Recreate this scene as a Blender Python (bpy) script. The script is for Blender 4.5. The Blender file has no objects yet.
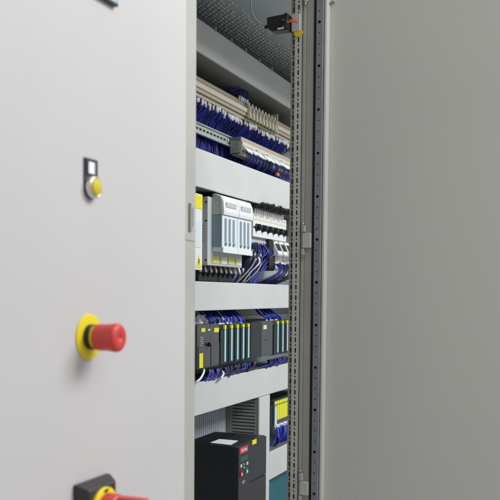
import bpy, bmesh, math, random
from mathutils import Vector, Matrix
random.seed(7)
S = bpy.context.scene
COL = S.collection

# ------------------------------------------------------------------ camera
F = 850.0; CX, CY = 250.0, 335.05            # focal length and principal point for a 500 px frame
yaw, pit, rol = map(math.radians, (67.954, 2.712, 0.458))
r0 = Vector((math.cos(yaw), -math.sin(yaw), 0)); f0 = Vector((math.sin(yaw), math.cos(yaw), 0)); u0 = Vector((0, 0, 1))
f1 = math.cos(pit)*f0 - math.sin(pit)*u0; u1 = math.sin(pit)*f0 + math.cos(pit)*u0
R = math.cos(rol)*r0 + math.sin(rol)*u1; U = -math.sin(rol)*r0 + math.cos(rol)*u1; FW = f1
ZC = 1.5
cam = bpy.data.cameras.new('camera'); co = bpy.data.objects.new('camera', cam); COL.objects.link(co)
m = Matrix.Identity(4)
for i in range(3):
    m[i][0] = R[i]; m[i][1] = U[i]; m[i][2] = -FW[i]
m[2][3] = ZC
co.matrix_world = m
cam.sensor_width = 36; cam.lens = F/500*36; cam.shift_y = (CY-250)/500
cam.clip_start = .05; cam.clip_end = 100
cam.dof.use_dof = True; cam.dof.focus_distance = 2.35; cam.dof.aperture_fstop = 8
S.camera = co

def ray(px, py): return FW + R*((px-CX)/F) - U*((py-CY)/F)
def at(px, py, Y):
    d = ray(px, py); return d*(Y/d.y) + Vector((0, 0, ZC))
def atx(px, py, X):
    d = ray(px, py); return d*(X/d.x) + Vector((0, 0, ZC))

# ------------------------------------------------------------------ materials
def mat(name, col, rough=.5, metal=0, bump=0, bscale=400, var=0, vscale=8, spec=.5, emit=None, trans=0):
    mt = bpy.data.materials.new(name); mt.use_nodes = True
    nt = mt.node_tree; b = nt.nodes['Principled BSDF']
    b.inputs['Base Color'].default_value = (*col, 1); b.inputs['Roughness'].default_value = rough
    b.inputs['Metallic'].default_value = metal; b.inputs['Specular IOR Level'].default_value = spec
    tc = nt.nodes.new('ShaderNodeTexCoord')
    if var:
        n = nt.nodes.new('ShaderNodeTexNoise'); n.inputs['Scale'].default_value = vscale; n.inputs['Detail'].default_value = 6
        nt.links.new(tc.outputs['Object'], n.inputs['Vector'])
        mx = nt.nodes.new('ShaderNodeMapRange'); mx.inputs[1].default_value = .3; mx.inputs[2].default_value = .7
        mx.inputs[3].default_value = 1-var; mx.inputs[4].default_value = 1+var
        nt.links.new(n.outputs['Fac'], mx.inputs[0])
        v = nt.nodes.new('ShaderNodeVectorMath'); v.operation = 'SCALE'; v.inputs[0].default_value = col
        nt.links.new(mx.outputs[0], v.inputs['Scale']); nt.links.new(v.outputs[0], b.inputs['Base Color'])
        r = nt.nodes.new('ShaderNodeMapRange'); r.inputs[3].default_value = max(0, rough-.08); r.inputs[4].default_value = min(1, rough+.08)
        nt.links.new(n.outputs['Fac'], r.inputs[0]); nt.links.new(r.outputs[0], b.inputs['Roughness'])
    if bump:
        n2 = nt.nodes.new('ShaderNodeTexNoise'); n2.inputs['Scale'].default_value = bscale; n2.inputs['Detail'].default_value = 3
        nt.links.new(tc.outputs['Object'], n2.inputs['Vector'])
        bp = nt.nodes.new('ShaderNodeBump'); bp.inputs['Strength'].default_value = bump; bp.inputs['Distance'].default_value = .001
        nt.links.new(n2.outputs['Fac'], bp.inputs['Height']); nt.links.new(bp.outputs[0], b.inputs['Normal'])
    return mt
M = dict(
    coat=mat('light_grey_powder_coat', (.55, .555, .53), .55, bump=.5, bscale=350, var=.025, vscale=3),
    door=mat('door_powder_coat', (.555, .54, .545), .6, bump=.4, bscale=300, var=.03, vscale=2.5),
    frame=mat('frame_grey_coat', (.43, .425, .40), .5, bump=.15, bscale=300, var=.05, vscale=12),
    innerdoor=mat('inner_door_coat', (.60, .60, .57), .5, bump=.25, bscale=420, var=.03, vscale=2),
    duct=mat('duct_grey_plastic', (.575, .59, .585), .45, var=.03, vscale=9),
    ductside=mat('shaded_duct_grey', (.15, .165, .16), .55),  # shade of the duct undersides put into the colour, darker than the lid
    slat=mat('duct_finger_plastic', (.40, .41, .39), .5),
    inside=mat('hollow_shade', (.045, .045, .043), .8),
    plate=mat('zinc_mounting_plate', (.30, .35, .37), .42, metal=.55, var=.12, vscale=14),
    roof=mat('roof_sheet', (.50, .55, .57), .45, metal=0, var=.05, vscale=5),
    zinc=mat('galvanised_steel', (.46, .49, .50), .38, metal=.75, var=.12, vscale=40),
    barsteel=mat('perforated_bar_steel', (.33, .36, .39), .42, metal=.6, var=.1, vscale=30),
    din=mat('din_rail_steel', (.50, .55, .53), .4, metal=.4, var=.06, vscale=20),
    black=mat('black_plastic', (.012, .012, .014), .42, var=.1, vscale=30),
    hole=mat('dark_recess', (.01, .01, .01), .8),
    rubber=mat('black_rubber_gasket', (.012, .012, .012), .75),
    plc=mat('anthracite_plastic', (.075, .083, .09), .45, var=.05, vscale=40),
    plcdark=mat('dark_module_plastic', (.018, .024, .028), .4),
    plcteal=mat('dark_teal_plastic', (.006, .022, .028), .35),
    drive=mat('drive_black_plastic', (.018, .019, .024), .38, bump=.2, bscale=300, var=.05, vscale=20),
    drivefront=mat('drive_front_plastic', (.024, .025, .034), .42, bump=.2, bscale=300, var=.05, vscale=20),
    yellow=mat('yellow_label', (.80, .72, .02), .5),
    paleyellow=mat('pale_yellow_label', (.75, .72, .35), .5),
    lime=mat('lime_label', (.80, .80, .03), .45),
    yelplast=mat('yellow_plastic', (.80, .64, .008), .45),
    red=mat('red_plastic', (.61, .052, .05), .45),
    redlabel=mat('red_label', (.62, .02, .05), .4),
    orange=mat('orange_plastic', (.75, .16, .04), .4),
    white=mat('white_plastic', (.78, .79, .80), .4),
    film=mat('milky_film', (.66, .70, .78), .3),
    paper=mat('white_paper', (.80, .82, .86), .7),
    greyplast=mat('pale_grey_plastic', (.50, .53, .55), .45),
    greenish=mat('grey_green_plastic', (.42, .47, .42), .5),
    bluegrey=mat('blue_grey_plastic', (.22, .29, .35), .42),
    paleblue=mat('pale_blue_plastic', (.68, .75, .80), .4),
    slotblue=mat('slot_blue_grey', (.22, .28, .34), .5),
    cyan=mat('pale_cyan_strip', (.42, .70, .74), .45),
    ribs=mat('ribbed_aluminium', (.46, .50, .57), .42, metal=0, var=.12, vscale=10),
    teal=mat('teal_panel', (.014, .12, .155), .4, var=.08, vscale=6),
    green=mat('dark_green_display', (.0, .085, .06), .25),
    greenbtn=mat('green_button', (.02, .42, .28), .4),
    beige=mat('beige_terminal_plastic', (.50, .43, .34), .5),
    cream=mat('cream_marker', (.74, .70, .58), .55),
    olive=mat('olive_terminal_plastic', (.24, .24, .13), .5),
    blue=mat('blue_wire_insulation', (.010, .014, .20), .4),
    blueb=mat('bright_blue_wire_insulation', (.014, .032, .46), .38),
    vivid=mat('vivid_blue_wire_insulation', (.02, .045, .55), .38),
    navy=mat('navy_wire_insulation', (.005, .006, .032), .4),
    cable=mat('grey_cable', (.30, .33, .36), .45),
    sleeve=mat('white_sleeve', (.72, .72, .80), .45),
    chrome=mat('satin_metal_ring', (.72, .70, .68), .3, metal=.8),
    purple=mat('dark_legend_plate', (.030, .018, .030), .5),
    brown=mat('brown_black_plastic', (.040, .031, .034), .5),
    lens=mat('olive_yellow_lens', (.60, .50, .01), .6),
    glass=mat('pale_blue_screen', (.42, .60, .68), .2),
    foil=mat('embossed_metal', (.56, .61, .62), .25, metal=.1),
)

# ------------------------------------------------------------------ mesh builder
class MB:
    def __init__(s): s.bm = bmesh.new(); s.mats = []
    def mi(s, mt):
        if mt not in s.mats: s.mats.append(mt)
        return s.mats.index(mt)
    def merge(s, b, mt):
        k = s.mi(mt)
        for f in b.faces: f.material_index = k
        me = bpy.data.meshes.new('tmp'); b.to_mesh(me); b.free(); s.bm.from_mesh(me); bpy.data.meshes.remove(me)
    def box(s, x0, x1, y0, y1, z0, z1, mt, bev=0, seg=2):
        b = bmesh.new()
        bmesh.ops.create_cube(b, size=1)
        for v in b.verts: v.co = Vector(((x0+x1)/2+v.co.x*(x1-x0), (y0+y1)/2+v.co.y*(y1-y0), (z0+z1)/2+v.co.z*(z1-z0)))
        if bev: bmesh.ops.bevel(b, geom=b.edges[:], offset=bev, segments=seg, profile=.5, affect='EDGES')
        s.merge(b, mt)
    def prism(s, pts, axis, a0, a1, mt, bev=0):
        """pts: 2-D outline; axis x -> (y,z), y -> (x,z), z -> (x,y)"""
        b = bmesh.new()
        def P(p, a): return Vector((a, p[0], p[1])) if axis == 'x' else Vector((p[0], a, p[1])) if axis == 'y' else Vector((p[0], p[1], a))
        lo = [b.verts.new(P(p, a0)) for p in pts]; hi = [b.verts.new(P(p, a1)) for p in pts]
        b.faces.new(lo); b.faces.new(hi[::-1]); n = len(pts)
        for i in range(n): b.faces.new((lo[i], hi[i], hi[(i+1) % n], lo[(i+1) % n]))
        bmesh.ops.recalc_face_normals(b, faces=b.faces)
        if bev: bmesh.ops.bevel(b, geom=b.edges[:], offset=bev, segments=2, profile=.5, affect='EDGES')
        s.merge(b, mt)
    def lathe(s, prof, c, mt, n=40, axis=(0, -1, 0)):
        """prof: (radius, distance along axis) from the base outwards"""
        b = bmesh.new(); ax = Vector(axis).normalized()
        e1 = Vector((0, 0, 1)) if abs(ax.z) < .9 else Vector((1, 0, 0)); e1 = (e1-ax*e1.dot(ax)).normalized(); e2 = ax.cross(e1)
        rings = []
        for r, h in prof:
            if r < 1e-6: rings.append([b.verts.new(Vector(c)+ax*h)])
            else: rings.append([b.verts.new(Vector(c)+ax*h+e1*(r*math.cos(2*math.pi*k/n))+e2*(r*math.sin(2*math.pi*k/n))) for k in range(n)])
        for A, B in zip(rings, rings[1:]):
            for k in range(n):
                a, a2 = A[k % len(A)], A[(k+1) % len(A)]; c1, c2 = B[k % len(B)], B[(k+1) % len(B)]
                q = []
                for v in (a, a2, c2, c1):
                    if v not in q: q.append(v)
                if len(q) > 2: b.faces.new(q)
        bmesh.ops.recalc_face_normals(b, faces=b.faces)
        for f in b.faces: f.smooth = True
        s.merge(b, mt)
    def tube(s, pts, r, mt, n=7):
        b = bmesh.new(); rings = []; pts = [Vector(p) for p in pts]; prev = None
        for i, p in enumerate(pts):
            t = (pts[min(i+1, len(pts)-1)]-pts[max(i-1, 0)]).normalized()
            if prev is None: prev = Vector((1, 0, 0)) if abs(t.x) < .8 else Vector((0, 0, 1))
            e1 = (prev-t*prev.dot(t)).normalized(); prev = e1; e2 = t.cross(e1)
            rr = r[i] if isinstance(r, (list, tuple)) else r
            rings.append([b.verts.new(p+e1*(rr*math.cos(2*math.pi*k/n))+e2*(rr*math.sin(2*math.pi*k/n))) for k in range(n)])
        for A, B in zip(rings, rings[1:]):
            for k in range(n): b.faces.new((A[k], A[(k+1) % n], B[(k+1) % n], B[k]))
        b.faces.new(rings[0][::-1]); b.faces.new(rings[-1])
        for f in b.faces: f.smooth = True
        s.merge(b, mt)
    def perf(s, uv0, uv1, hole, w2d, X, th, mt, sq=0, n=16):
        """one perforated cell on a sheet facing -X: outline (y0,z0)-(y1,z1), hole half sizes (a,b) about the cell centre"""
        b = bmesh.new(); cy, cz = (uv0[0]+uv1[0])/2+w2d, (uv0[1]+uv1[1])/2
        outer, inner, back = [], [], []
        for k in range(n):
            a = 2*math.pi*k/n+math.pi/n*0; c, d = math.cos(a), math.sin(a); mx = max(abs(c), abs(d))
            ou = c/mx; ov = d/mx
            oy = uv1[0] if ou > .999 else uv0[0] if ou < -.999 else (uv0[0]+uv1[0])/2+ou*(uv1[0]-uv0[0])/2
            oz = (uv0[1]+uv1[1])/2+ov*(uv1[1]-uv0[1])/2
            iy = cy+hole[0]*(c*(1-sq)+ou*sq); iz = cz+hole[1]*(d*(1-sq)+ov*sq)
            outer.append(b.verts.new((X, oy, oz))); inner.append(b.verts.new((X, iy, iz))); back.append(b.verts.new((X+th, iy, iz)))
        for k in range(n):
            j = (k+1) % n
            b.faces.new((outer[k], outer[j], inner[j], inner[k])); b.faces.new((inner[k], inner[j], back[j], back[k]))
        s.merge(b, mt)
    def build(s, name, parent=None, weld=False):
        if weld: bmesh.ops.remove_doubles(s.bm, verts=s.bm.verts, dist=1e-5)
        me = bpy.data.meshes.new(name); s.bm.to_mesh(me); s.bm.free()
        for mt in s.mats: me.materials.append(M[mt])
        o = bpy.data.objects.new(name, me); COL.objects.link(o)
        if parent:
            o.parent = parent; o.matrix_parent_inverse = Matrix.Translation(parent_world(parent)).inverted()
        return o
def parent_world(p):
    return Vector(p.location) if p.type == 'EMPTY' else Vector((0, 0, 0))
def thing(name, label, cat, loc, group=None):
    o = bpy.data.objects.new(name, None); o.empty_display_size = .05; COL.objects.link(o); o.location = loc
    return tag(o, label, cat, group)
def tag(o, label, cat=None, group=None, kind=None):
    if label: o['label'] = label
    if cat: o['category'] = cat
    if group: o['group'] = group
    if kind: o['kind'] = kind
    return o
def children(o): return [c for c in bpy.data.objects if c.parent == o]
def copy_tree(o, parent=None, shift=None):
    c = o.copy(); COL.objects.link(c)
    if parent: c.parent = parent; c.matrix_parent_inverse = o.matrix_parent_inverse.copy()
    if shift: c.location = Vector(o.location)+shift
    for ch in children(o): copy_tree(ch, c)
    return c
def one(name, fn, parent=None):
    b = MB(); fn(b); return b.build(name, parent)
def bx(name, parent, *a, **k):
    b = MB(); b.box(*a, **k); return b.build(name, parent)
def spline(pts, n=6):
    pts = [Vector(p) for p in pts]; P = [pts[0]*2-pts[1]]+pts+[pts[-1]*2-pts[-2]]; out = []
    for i in range(1, len(P)-2):
        a, b, c, d = P[i-1:i+3]
        for k in range(n):
            t = k/n; out.append(.5*((2*b)+(c-a)*t+(2*a-5*b+4*c-d)*t*t+(-a+3*b-3*c+d)*t**3))
    out.append(pts[-1]); return out
def text_mesh(name, body, size, mt, parent, origin, bold=.0, shear=0, normal='-y', align='CENTER', depth=.0003):
    cu = bpy.data.curves.new(name, 'FONT'); cu.body = body; cu.size = size; cu.align_x = align; cu.align_y = 'CENTER'
    cu.offset = bold; cu.shear = shear; cu.extrude = depth; cu.resolution_u = 3
    t = bpy.data.objects.new('tmp', cu); COL.objects.link(t)
    dg = bpy.context.evaluated_depsgraph_get(); me = bpy.data.meshes.new_from_object(t.evaluated_get(dg)); bpy.data.objects.remove(t)
    for v in me.vertices:
        x, y, z = v.co
        v.co = Vector(origin)+Vector((x, -z, y))
    me.materials.clear(); me.materials.append(M[mt]); me.name = name
    o = bpy.data.objects.new(name, me); COL.objects.link(o)
    o.parent = parent; o.matrix_parent_inverse = Matrix.Translation(parent_world(parent)).inverted()
    return o

YD = .613                                  # plane of the closed doors
YR = 1.0                                   # front of the cable ducts
YP = 1.12                                  # mounting plate
YB = 1.18                                  # cabinet back
ZT = ZC+.835                               # underside of the roof
ZB = .25
XE = 3.3                                   # far end of the row of cabinets

# ------------------------------------------------------------------ left cabinet: closed door and the post beside it
xe = at(185.6, 250, YD).x
lc = thing('control_cabinet', 'pale grey cabinet with its door closed, carrying the red and yellow push buttons', 'cabinet', (xe-.4, YD, ZB))
def f(b):
    b.box(xe-.8, xe, YD, YD+.018, ZB, ZT+.06, 'door', bev=.002, seg=3)
d = one('door', f, lc)
def f(b):
    b.box(xe-.79, xe-.012, YD+.019, YD+.026, ZB+.01, ZT+.05, 'rubber')
one('gasket', f, d)
x1 = at(195.6, 250, YD+.045).x
def f(b):
    b.box(xe-.82, xe+.002, YD+.027, YD+.62, ZB-.02, ZT+.1, 'coat')
one('side_panel', f, lc)
def f(b):
    b.box(xe+.0045, x1, YD+.045, YD+.085, ZB-.02, ZT+.1, 'frame', bev=.0015)
    b.box(xe+.0045, x1-.024, YD+.0365, YD+.0448, ZB-.02, ZT+.1, 'frame', bev=.001)
post = one('frame_post', f, lc)
zz = at(190, 202, YD+.03).z; z2 = at(190, 232.5, YD+.03).z; z3 = at(190, 240, YD+.03).z
def f(b):
    b.box(x1-.046, x1-.036, YD+.0312, YD+.036, z2+.004, zz, 'frame', bev=.001)
    b.box(x1-.043, x1-.039, YD+.0306, YD+.0311, z2+.01, zz-.008, 'slotblue')
    b.box(x1-.060, x1-.006, YD+.0435, YD+.0449, z3, z2, 'frame', bev=.0006)
    b.box(x1-.060, x1-.0245, YD+.0352, YD+.0364, z3, z2, 'frame', bev=.0005)
one('latch_keeper', f, lc)

# ------------------------------------------------------------------ push buttons and switch on the closed door
c = at(88.6, 336.9, YD)
es = thing('emergency_stop_button', 'red mushroom push button on a round yellow disc, middle of the closed pale door', 'push button', c)
one('backing_disc', lambda b: b.lathe([(0, 0), (.0300, 0), (.0303, .0008), (.0298, .0018), (.0292, .002), (.0, .002)], c, 'yelplast', 64), es)
one('collar', lambda b: b.lathe([(.0165, .002), (.0165, .0085), (.0155, .0095), (.013, .0095)], c, 'black', 48), es)
one('stem', lambda b: b.lathe([(.0145, .0095), (.0148, .011), (.0148, .0135), (.013, .0140)], c, 'yelplast', 48), es)
one('mushroom_cap', lambda b: b.lathe([(.012, .0140), (.0166, .0142), (.0173, .0155), (.0174, .020), (.0173, .027), (.0175, .032), (.0181, .036), (.0187, .0395),
    (.0186, .0430), (.0177, .0458), (.0155, .0476), (.0115, .0485), (.0060, .0482), (.0040, .0472), (.0028, .0462), (0, .0458)], c, 'red', 56), es)

c = at(90.0, 187.6, YD)
pl = thing('illuminated_push_button', 'small yellow push button in a metal ring under a black label holder', 'push button', c)
def f(b):
    hw = .0155
    pts = [(c.x-hw, c.z+.0370), (c.x-hw, c.z)]+[(c.x-hw*math.cos(a), c.z-hw*math.sin(a)) for a in [math.pi*k/16 for k in range(1, 16)]]+[(c.x+hw, c.z), (c.x+hw, c.z+.0370)]
    b.prism(pts, 'y', YD-.0022, YD-.0002, 'purple', bev=.0004)
    b.box(c.x-.0115, c.x+.0115, YD-.0031, YD-.0023, c.z+.0155, c.z+.0345, 'purple', bev=.0003)
hb = one('label_holder', f, pl)
bx('label_insert', hb, c.x-.0085, c.x+.0055, YD-.0039, YD-.0032, c.z+.0175, c.z+.0325, 'paper')
one('ring', lambda b: b.lathe([(.0142, .0023), (.0145, .004), (.0142, .0085), (.0130, .0098), (.0112, .0098), (.0110, .0080)], c, 'chrome', 48), pl)
one('button_lens', lambda b: b.lathe([(.0109, .0070), (.0109, .0105), (.0100, .0116), (0, .0112)], c, 'lens', 48), pl)

pr = at(114, 7.6, YD)
dp = thing('indicator_panel', 'dark framed panel with a pale blue face, at the very top of the closed door', 'panel meter', (pr.x-.048, YD, pr.z))
def f(b):
    b.box(pr.x-.096, pr.x, YD-.007, YD-.0003, pr.z, pr.z+.0040, 'purple', bev=.0008)
    b.box(pr.x-.096, pr.x, YD-.007, YD-.0003, pr.z+.092, pr.z+.096, 'purple', bev=.0008)
    b.box(pr.x-.096, pr.x-.092, YD-.007, YD-.0003, pr.z+.0042, pr.z+.0918, 'purple', bev=.0008)
    b.box(pr.x-.002, pr.x, YD-.007, YD-.0003, pr.z+.0042, pr.z+.0918, 'greyplast', bev=.0006)
one('bezel', f, dp)
bx('screen', dp, pr.x-.0918, pr.x-.0022, YD-.0062, YD-.0003, pr.z+.0042, pr.z+.0918, 'glass')

b0 = at(73.0, 485.0, YD); b1 = at(107.0, 471.0, YD); w = .080
cx = b0.x+w/2; cz = b0.z-w/2; c = Vector((cx, YD, cz))
rs = thing('rotary_main_switch', 'red rotary handle on a yellow dial and square black housing, low on the door', 'rotary switch', c)
def f(b):
    bb = bmesh.new(); o = []
    for (hw, y) in ((w/2, YD-.0003), (w/2, YD-.006), (w/2-.007, YD-.019), (w/2-.009, YD-.0205)):
        o.append([bb.verts.new((cx+sx*hw, y, cz+sz*hw)) for sx, sz in ((-1, -1), (1, -1), (1, 1), (-1, 1))])
    for A, B in zip(o, o[1:]):
        for k in range(4): bb.faces.new((A[k], A[(k+1) % 4], B[(k+1) % 4], B[k]))
    bb.faces.new(o[-1]); bb.faces.new(o[0][::-1]); bmesh.ops.recalc_face_normals(bb, faces=bb.faces)
    bmesh.ops.bevel(bb, geom=bb.edges[:], offset=.0012, segments=2, profile=.5, affect='EDGES')
    b.merge(bb, 'brown')
one('housing', f, rs)
dl = one('dial', lambda b: b.lathe([(.0308, .0205), (.0308, .0235), (.0298, .0245), (.018, .0245)], c, 'yelplast', 56), rs)
text_mesh('dial_lettering', 'OFF', .0062, 'black', dl, (cx, YD-.0248, cz+.0262), bold=.0002)
o = text_mesh('dial_lettering', 'ON', .0075, 'black', dl, (cx-.0215, YD-.0248, cz+.0100), bold=.0002)
one('knob', lambda b: b.lathe([(.0228, .0246), (.0236, .026), (.0232, .040), (.0218, .044), (0, .0445)], c, 'red', 48), rs)
def f(b):
    b.box(cx-.0085, cx+.0085, YD-.086, YD-.0446, cz-.021, cz+.0215, 'red', bev=.004, seg=3)
one('grip', f, rs)

# ------------------------------------------------------------------ the open cabinet: shell
XP = 1.905                                 # face of the post with the rows of slots
def yx(px, X=XP): return atx(px, 250, X).y
oc = thing('switchgear_cabinet', 'long open grey cabinet holding the wiring, with its door swung open at right', 'cabinet', (2.2, .9, ZB))
bx('back_panel', oc, x1+.003, XE, YB, YB+.003, ZB, ZT, 'plate')
bx('mounting_plate', oc, x1+.06, XE-.02, YP, YP+.003, ZB+.05, ZT-.045, 'plate')
bx('roof', oc, x1+.003, XE, YD+.03, YB, ZT, ZT+.003, 'roof')
bx('floor_panel', oc, x1+.003, XE, YD+.03, YB, ZB-.01, ZB-.003, 'roof')
bx('end_panel', oc, XE+.001, XE+.004, YD+.03, YB+.003, ZB, ZT, 'coat')
def f(b):                                   # header rail above the opening
    b.box(x1+.003, XE, YD+.030, YD+.060, ZT-.030, ZT-.0005, 'frame', bev=.002)
one('header_rail', f, oc)

# slotted post
y_a0, y_a1 = yx(287.4), yx(292.2); y_b0, y_b1 = yx(293.0), yx(299.9); y_c1 = yx(303.2); y_d1 = yx(310.9)
def zline(px, py): return atx(px, py, XP).z
zref = zline(296, 239.2)
def slotted(b, y0, y1, X, mt, off):
    lo, hi = min(y0, y1), max(y0, y1)
    z = zref-.025*40
    while z < ZT-.03:
        b.perf((lo, z-.0045), (hi, z+.0045), (.0019, .0022), off, X, .002, mt)
        b.perf((lo, z+.0045), (hi, z+.0205), (.0020, .0062), off, X, .002, mt, sq=.6)
        z += .025
def f(b):
    slotted(b, y_a0, y_a1, XP+.012, 'frame', yx(289.9)-(y_a0+y_a1)/2)
    slotted(b, y_b0, y_b1, XP, 'coat', yx(296.2)-(y_b0+y_b1)/2)
    z0, z1_ = ZB, ZT-.031
    b.box(XP+.016, XP+.055, y_b1+.001, y_a0-.0005, z0, z1_, 'inside')               # dark box paints the shade of the hollow section behind the slots
    b.box(XP+.0002, XP+.013, y_b0+.0002, y_b0+.0012, z0, z1_, 'frame')          # fold between the two slotted faces
    b.box(XP+.0185, XP+.05, y_a0-.0003, y_a0+.001, z0, z1_, 'frame')
    b.box(XP+.0030, XP+.050, y_c1, y_b1-.0002, z0, z1_, 'frame', bev=.001)
    b.box(XP+.0065, XP+.052, y_d1, y_c1-.0003, z0, z1_, 'frame', bev=.001)
post = one('slotted_post', f, oc)
one('gasket', lambda b: b.box(XP+.004, XP+.03, yx(313.9), y_d1+.0003, ZB, ZT-.02, 'rubber', bev=.0015), oc)

# hinges on the post
def hinge(pyt, pyp, pyb, lower):
    zt, zp, zb = zline(304, pyt), zline(304, pyp), zline(304, pyb)
    b = MB(); b.box(XP-.004, XP+.0060, yx(311.0), yx(302.6), zb, zp, 'coat', bev=.001); h = b.build('hinge', oc)
    b = MB()
    b.box(XP-.008, XP+.0060, yx(305.4), yx(302.2), zp+.002, zp+(zt-zp)*.7, 'frame', bev=.0015)
    b.lathe([(.0, 0), (.0022, 0), (.0022, (zt-zp)*.3), (0, (zt-zp)*.3)], (XP-.002, yx(303.1), zp+(zt-zp)*.7), 'zinc', 16, (0, 0, 1)); b.build('hinge_knuckle', h)
    if lower:
        z4 = zline(304, lower)
        b = MB(); b.box(XP-.006, XP+.0060, yx(304.6), yx(301.6), zb-(zb-z4)*.65, zb-.002, 'frame', bev=.0015)
        b.lathe([(.0, 0), (.0022, 0), (.0022, .012), (0, .012)], (XP-.002, yx(303.0), z4), 'zinc', 16, (0, 0, 1)); b.build('hinge_pin', h)
hinge(222.5, 233, 248, 259)
hinge(470, 481.5, 495, 520)
hinge(-16, -12, -5, 6.5)

# open door at right
XD = 1.938
dy0 = yx(324.9, XD)
b = MB(); b.box(XD, XD+.0015, -.04, dy0, ZB, ZT+.05, 'innerdoor'); b.box(XD+.0175, XD+.019, -.04, dy0, ZB, ZT+.05, 'innerdoor')
b.box(XD+.0016, XD+.0174, dy0-.0015, dy0, ZB, ZT+.05, 'innerdoor'); b.box(XD+.0016, XD+.0174, -.04, -.0385, ZB, ZT+.05, 'innerdoor')
door = b.build('open_door', oc)
yb0, yb1 = yx(319.6), yx(313.9)
hz = [23, 66, 109.5, 153, 196.5, 239.5, 282.5, 325.5, 368, 410, 451.5, 492.5]
zh0 = atx(317, 239.5, XP).z
def f(b):
    lo, hi = yb0, yb1
    k = -30
    while True:
        z = zh0+.0250*k
        if z > ZT+.03: break
        if z > ZB+.02:
            big = k % 4 == 0
            h = .0035 if big else .0016
            b.perf((lo, z-.0125), (hi, z+.0125), (h, h), 0, XP, .0015, 'barsteel')
        k += 1
    b.box(XP+.003, XP+.0035, lo+.001, hi-.001, ZB+.01, ZT+.03, 'hole')  # black sheet paints the shade behind the holes
    b.box(XP+.0042, XP+.019, hi+.0001, hi+.0009, ZB, ZT+.04, 'hole')
    b.box(XP-.0004, XP+.019, lo-.0016, lo-.0001, ZB, ZT+.04, 'zinc')
one('perforated_bar', f, door)
def f(b):
    ya, yb_ = yx(323.6), yx(320.6)
    b.box(XP+.008, XD-.0003, ya, yb_, ZB, ZT+.04, 'innerdoor', bev=.0025, seg=3)
one('edge_flange', f, door)
zt = atx(329, 3, XD).z
def f(b):
    b.lathe([(.0025, 0), (.0025, .012), (.0035, .0125), (.0035, .015), (0, .0152)], (XD, yx(331, XD), zt), 'zinc', 16, (-1, 0, 0))
    b.box(XD-.006, XD-.001, yx(331.5, XD), yx(327.3, XD), zt-.0015, zt+.0015, 'zinc', bev=.0005)
one('stay_pin', f, door)

# ------------------------------------------------------------------ position switch on the post
sx = XP-.020
def atS(px, py): return atx(px, py, sx)
a = atS(267.5, 15.5); b_ = atS(288, 30)
sw = thing('door_position_switch', 'small black door switch with an orange lever at the top of the slotted post', 'switch', (sx, (a.y+b_.y)/2, b_.z))
def f(b):
    z0, z1_ = b_.z, atS(280, 15).z; y0, y1 = b_.y, a.y
    b.prism([(y1, z0+.014), (y1-.006, z0+.004), (y1-.014, z0), (y0, z0), (y0, z1_+.001), (y0+.007, z1_+.003), (y0+.010, z1_), (y1, z1_-.003)], 'x', sx-.004, sx+.024, 'black', bev=.0012)
    b.lathe([(.0045, 0), (.0045, .008), (.0030, .011), (0, .011)], (sx+.01, y1, z0+.016), 'black', 20, (0, 1, 0))
    b.box(sx-.010, sx-.0045, y0+.0005, y0+.006, z0+.003, z0+.028, 'black', bev=.001)
body = one('switch_body', f, sw)
for dz in (.008, .023):
    one('screw', lambda b: b.lathe([(.0018, 0), (.0018, .0012), (0, .0014)], (sx-.004, b_.y+.010, b_.z+dz), 'chrome', 12, (-1, 0, 0)), body)
bx('type_label', body, sx-.0048, sx-.0042, b_.y+.008, b_.y+.024, b_.z+.0022, b_.z+.006, 'paper')
l0 = atx(288, 22, sx); l1 = atx(299, 22.5, sx)
def f(b):
    b.tube(spline([(sx-.005, l0.y+.003, l0.z), (sx-.006, (l0.y+l1.y)/2, l0.z-.003), (sx-.004, l1.y, l1.z)]), [.0022]*12+[.0026], 'orange')
    b.tube(spline([(sx-.005, l0.y+.002, l0.z-.005), (sx-.007, (l0.y+l1.y)/2, l0.z+.004), (sx-.004, l1.y+.005, l1.z+.004)]), .0015, 'orange')
one('lever', f, sw)
m0 = atx(292.5, 15, XP); m1 = atx(300.5, 31, XP)
one('mounting_bracket', lambda b: b.box(XP-.006, XP-.0005, m1.y, m0.y, m1.z, m0.z, 'coat', bev=.001), sw)
y0_ = atx(294.3, 31.6, XP); y1_ = atx(302.8, 36.5, XP)
def f(b):
    a_, c_ = y0_.y, y1_.y; zt_, zb_ = y0_.z, y1_.z
    b.prism([(a_, zt_), (a_, (zt_+zb_)/2), (a_-.005, zb_), (c_+.005, zb_), (c_, (zt_+zb_)/2), (c_, zt_)], 'x', XP-.004, XP-.0004, 'yelplast', bev=.0006)
tag(one('cable_clip', f), 'small yellow clip on the slotted post just under the orange lever', 'clip')
cb = [atx(265.5, 25.3, sx), atx(257, 21, sx), atx(252, 12, sx+.03), atx(251, 0, sx+.07), atx(254, -14, sx+.1), atx(262, -30, sx+.12)]
one('lead', lambda b: b.tube(spline(cb, 8), .0021, 'cable', 10), sw)

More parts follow.
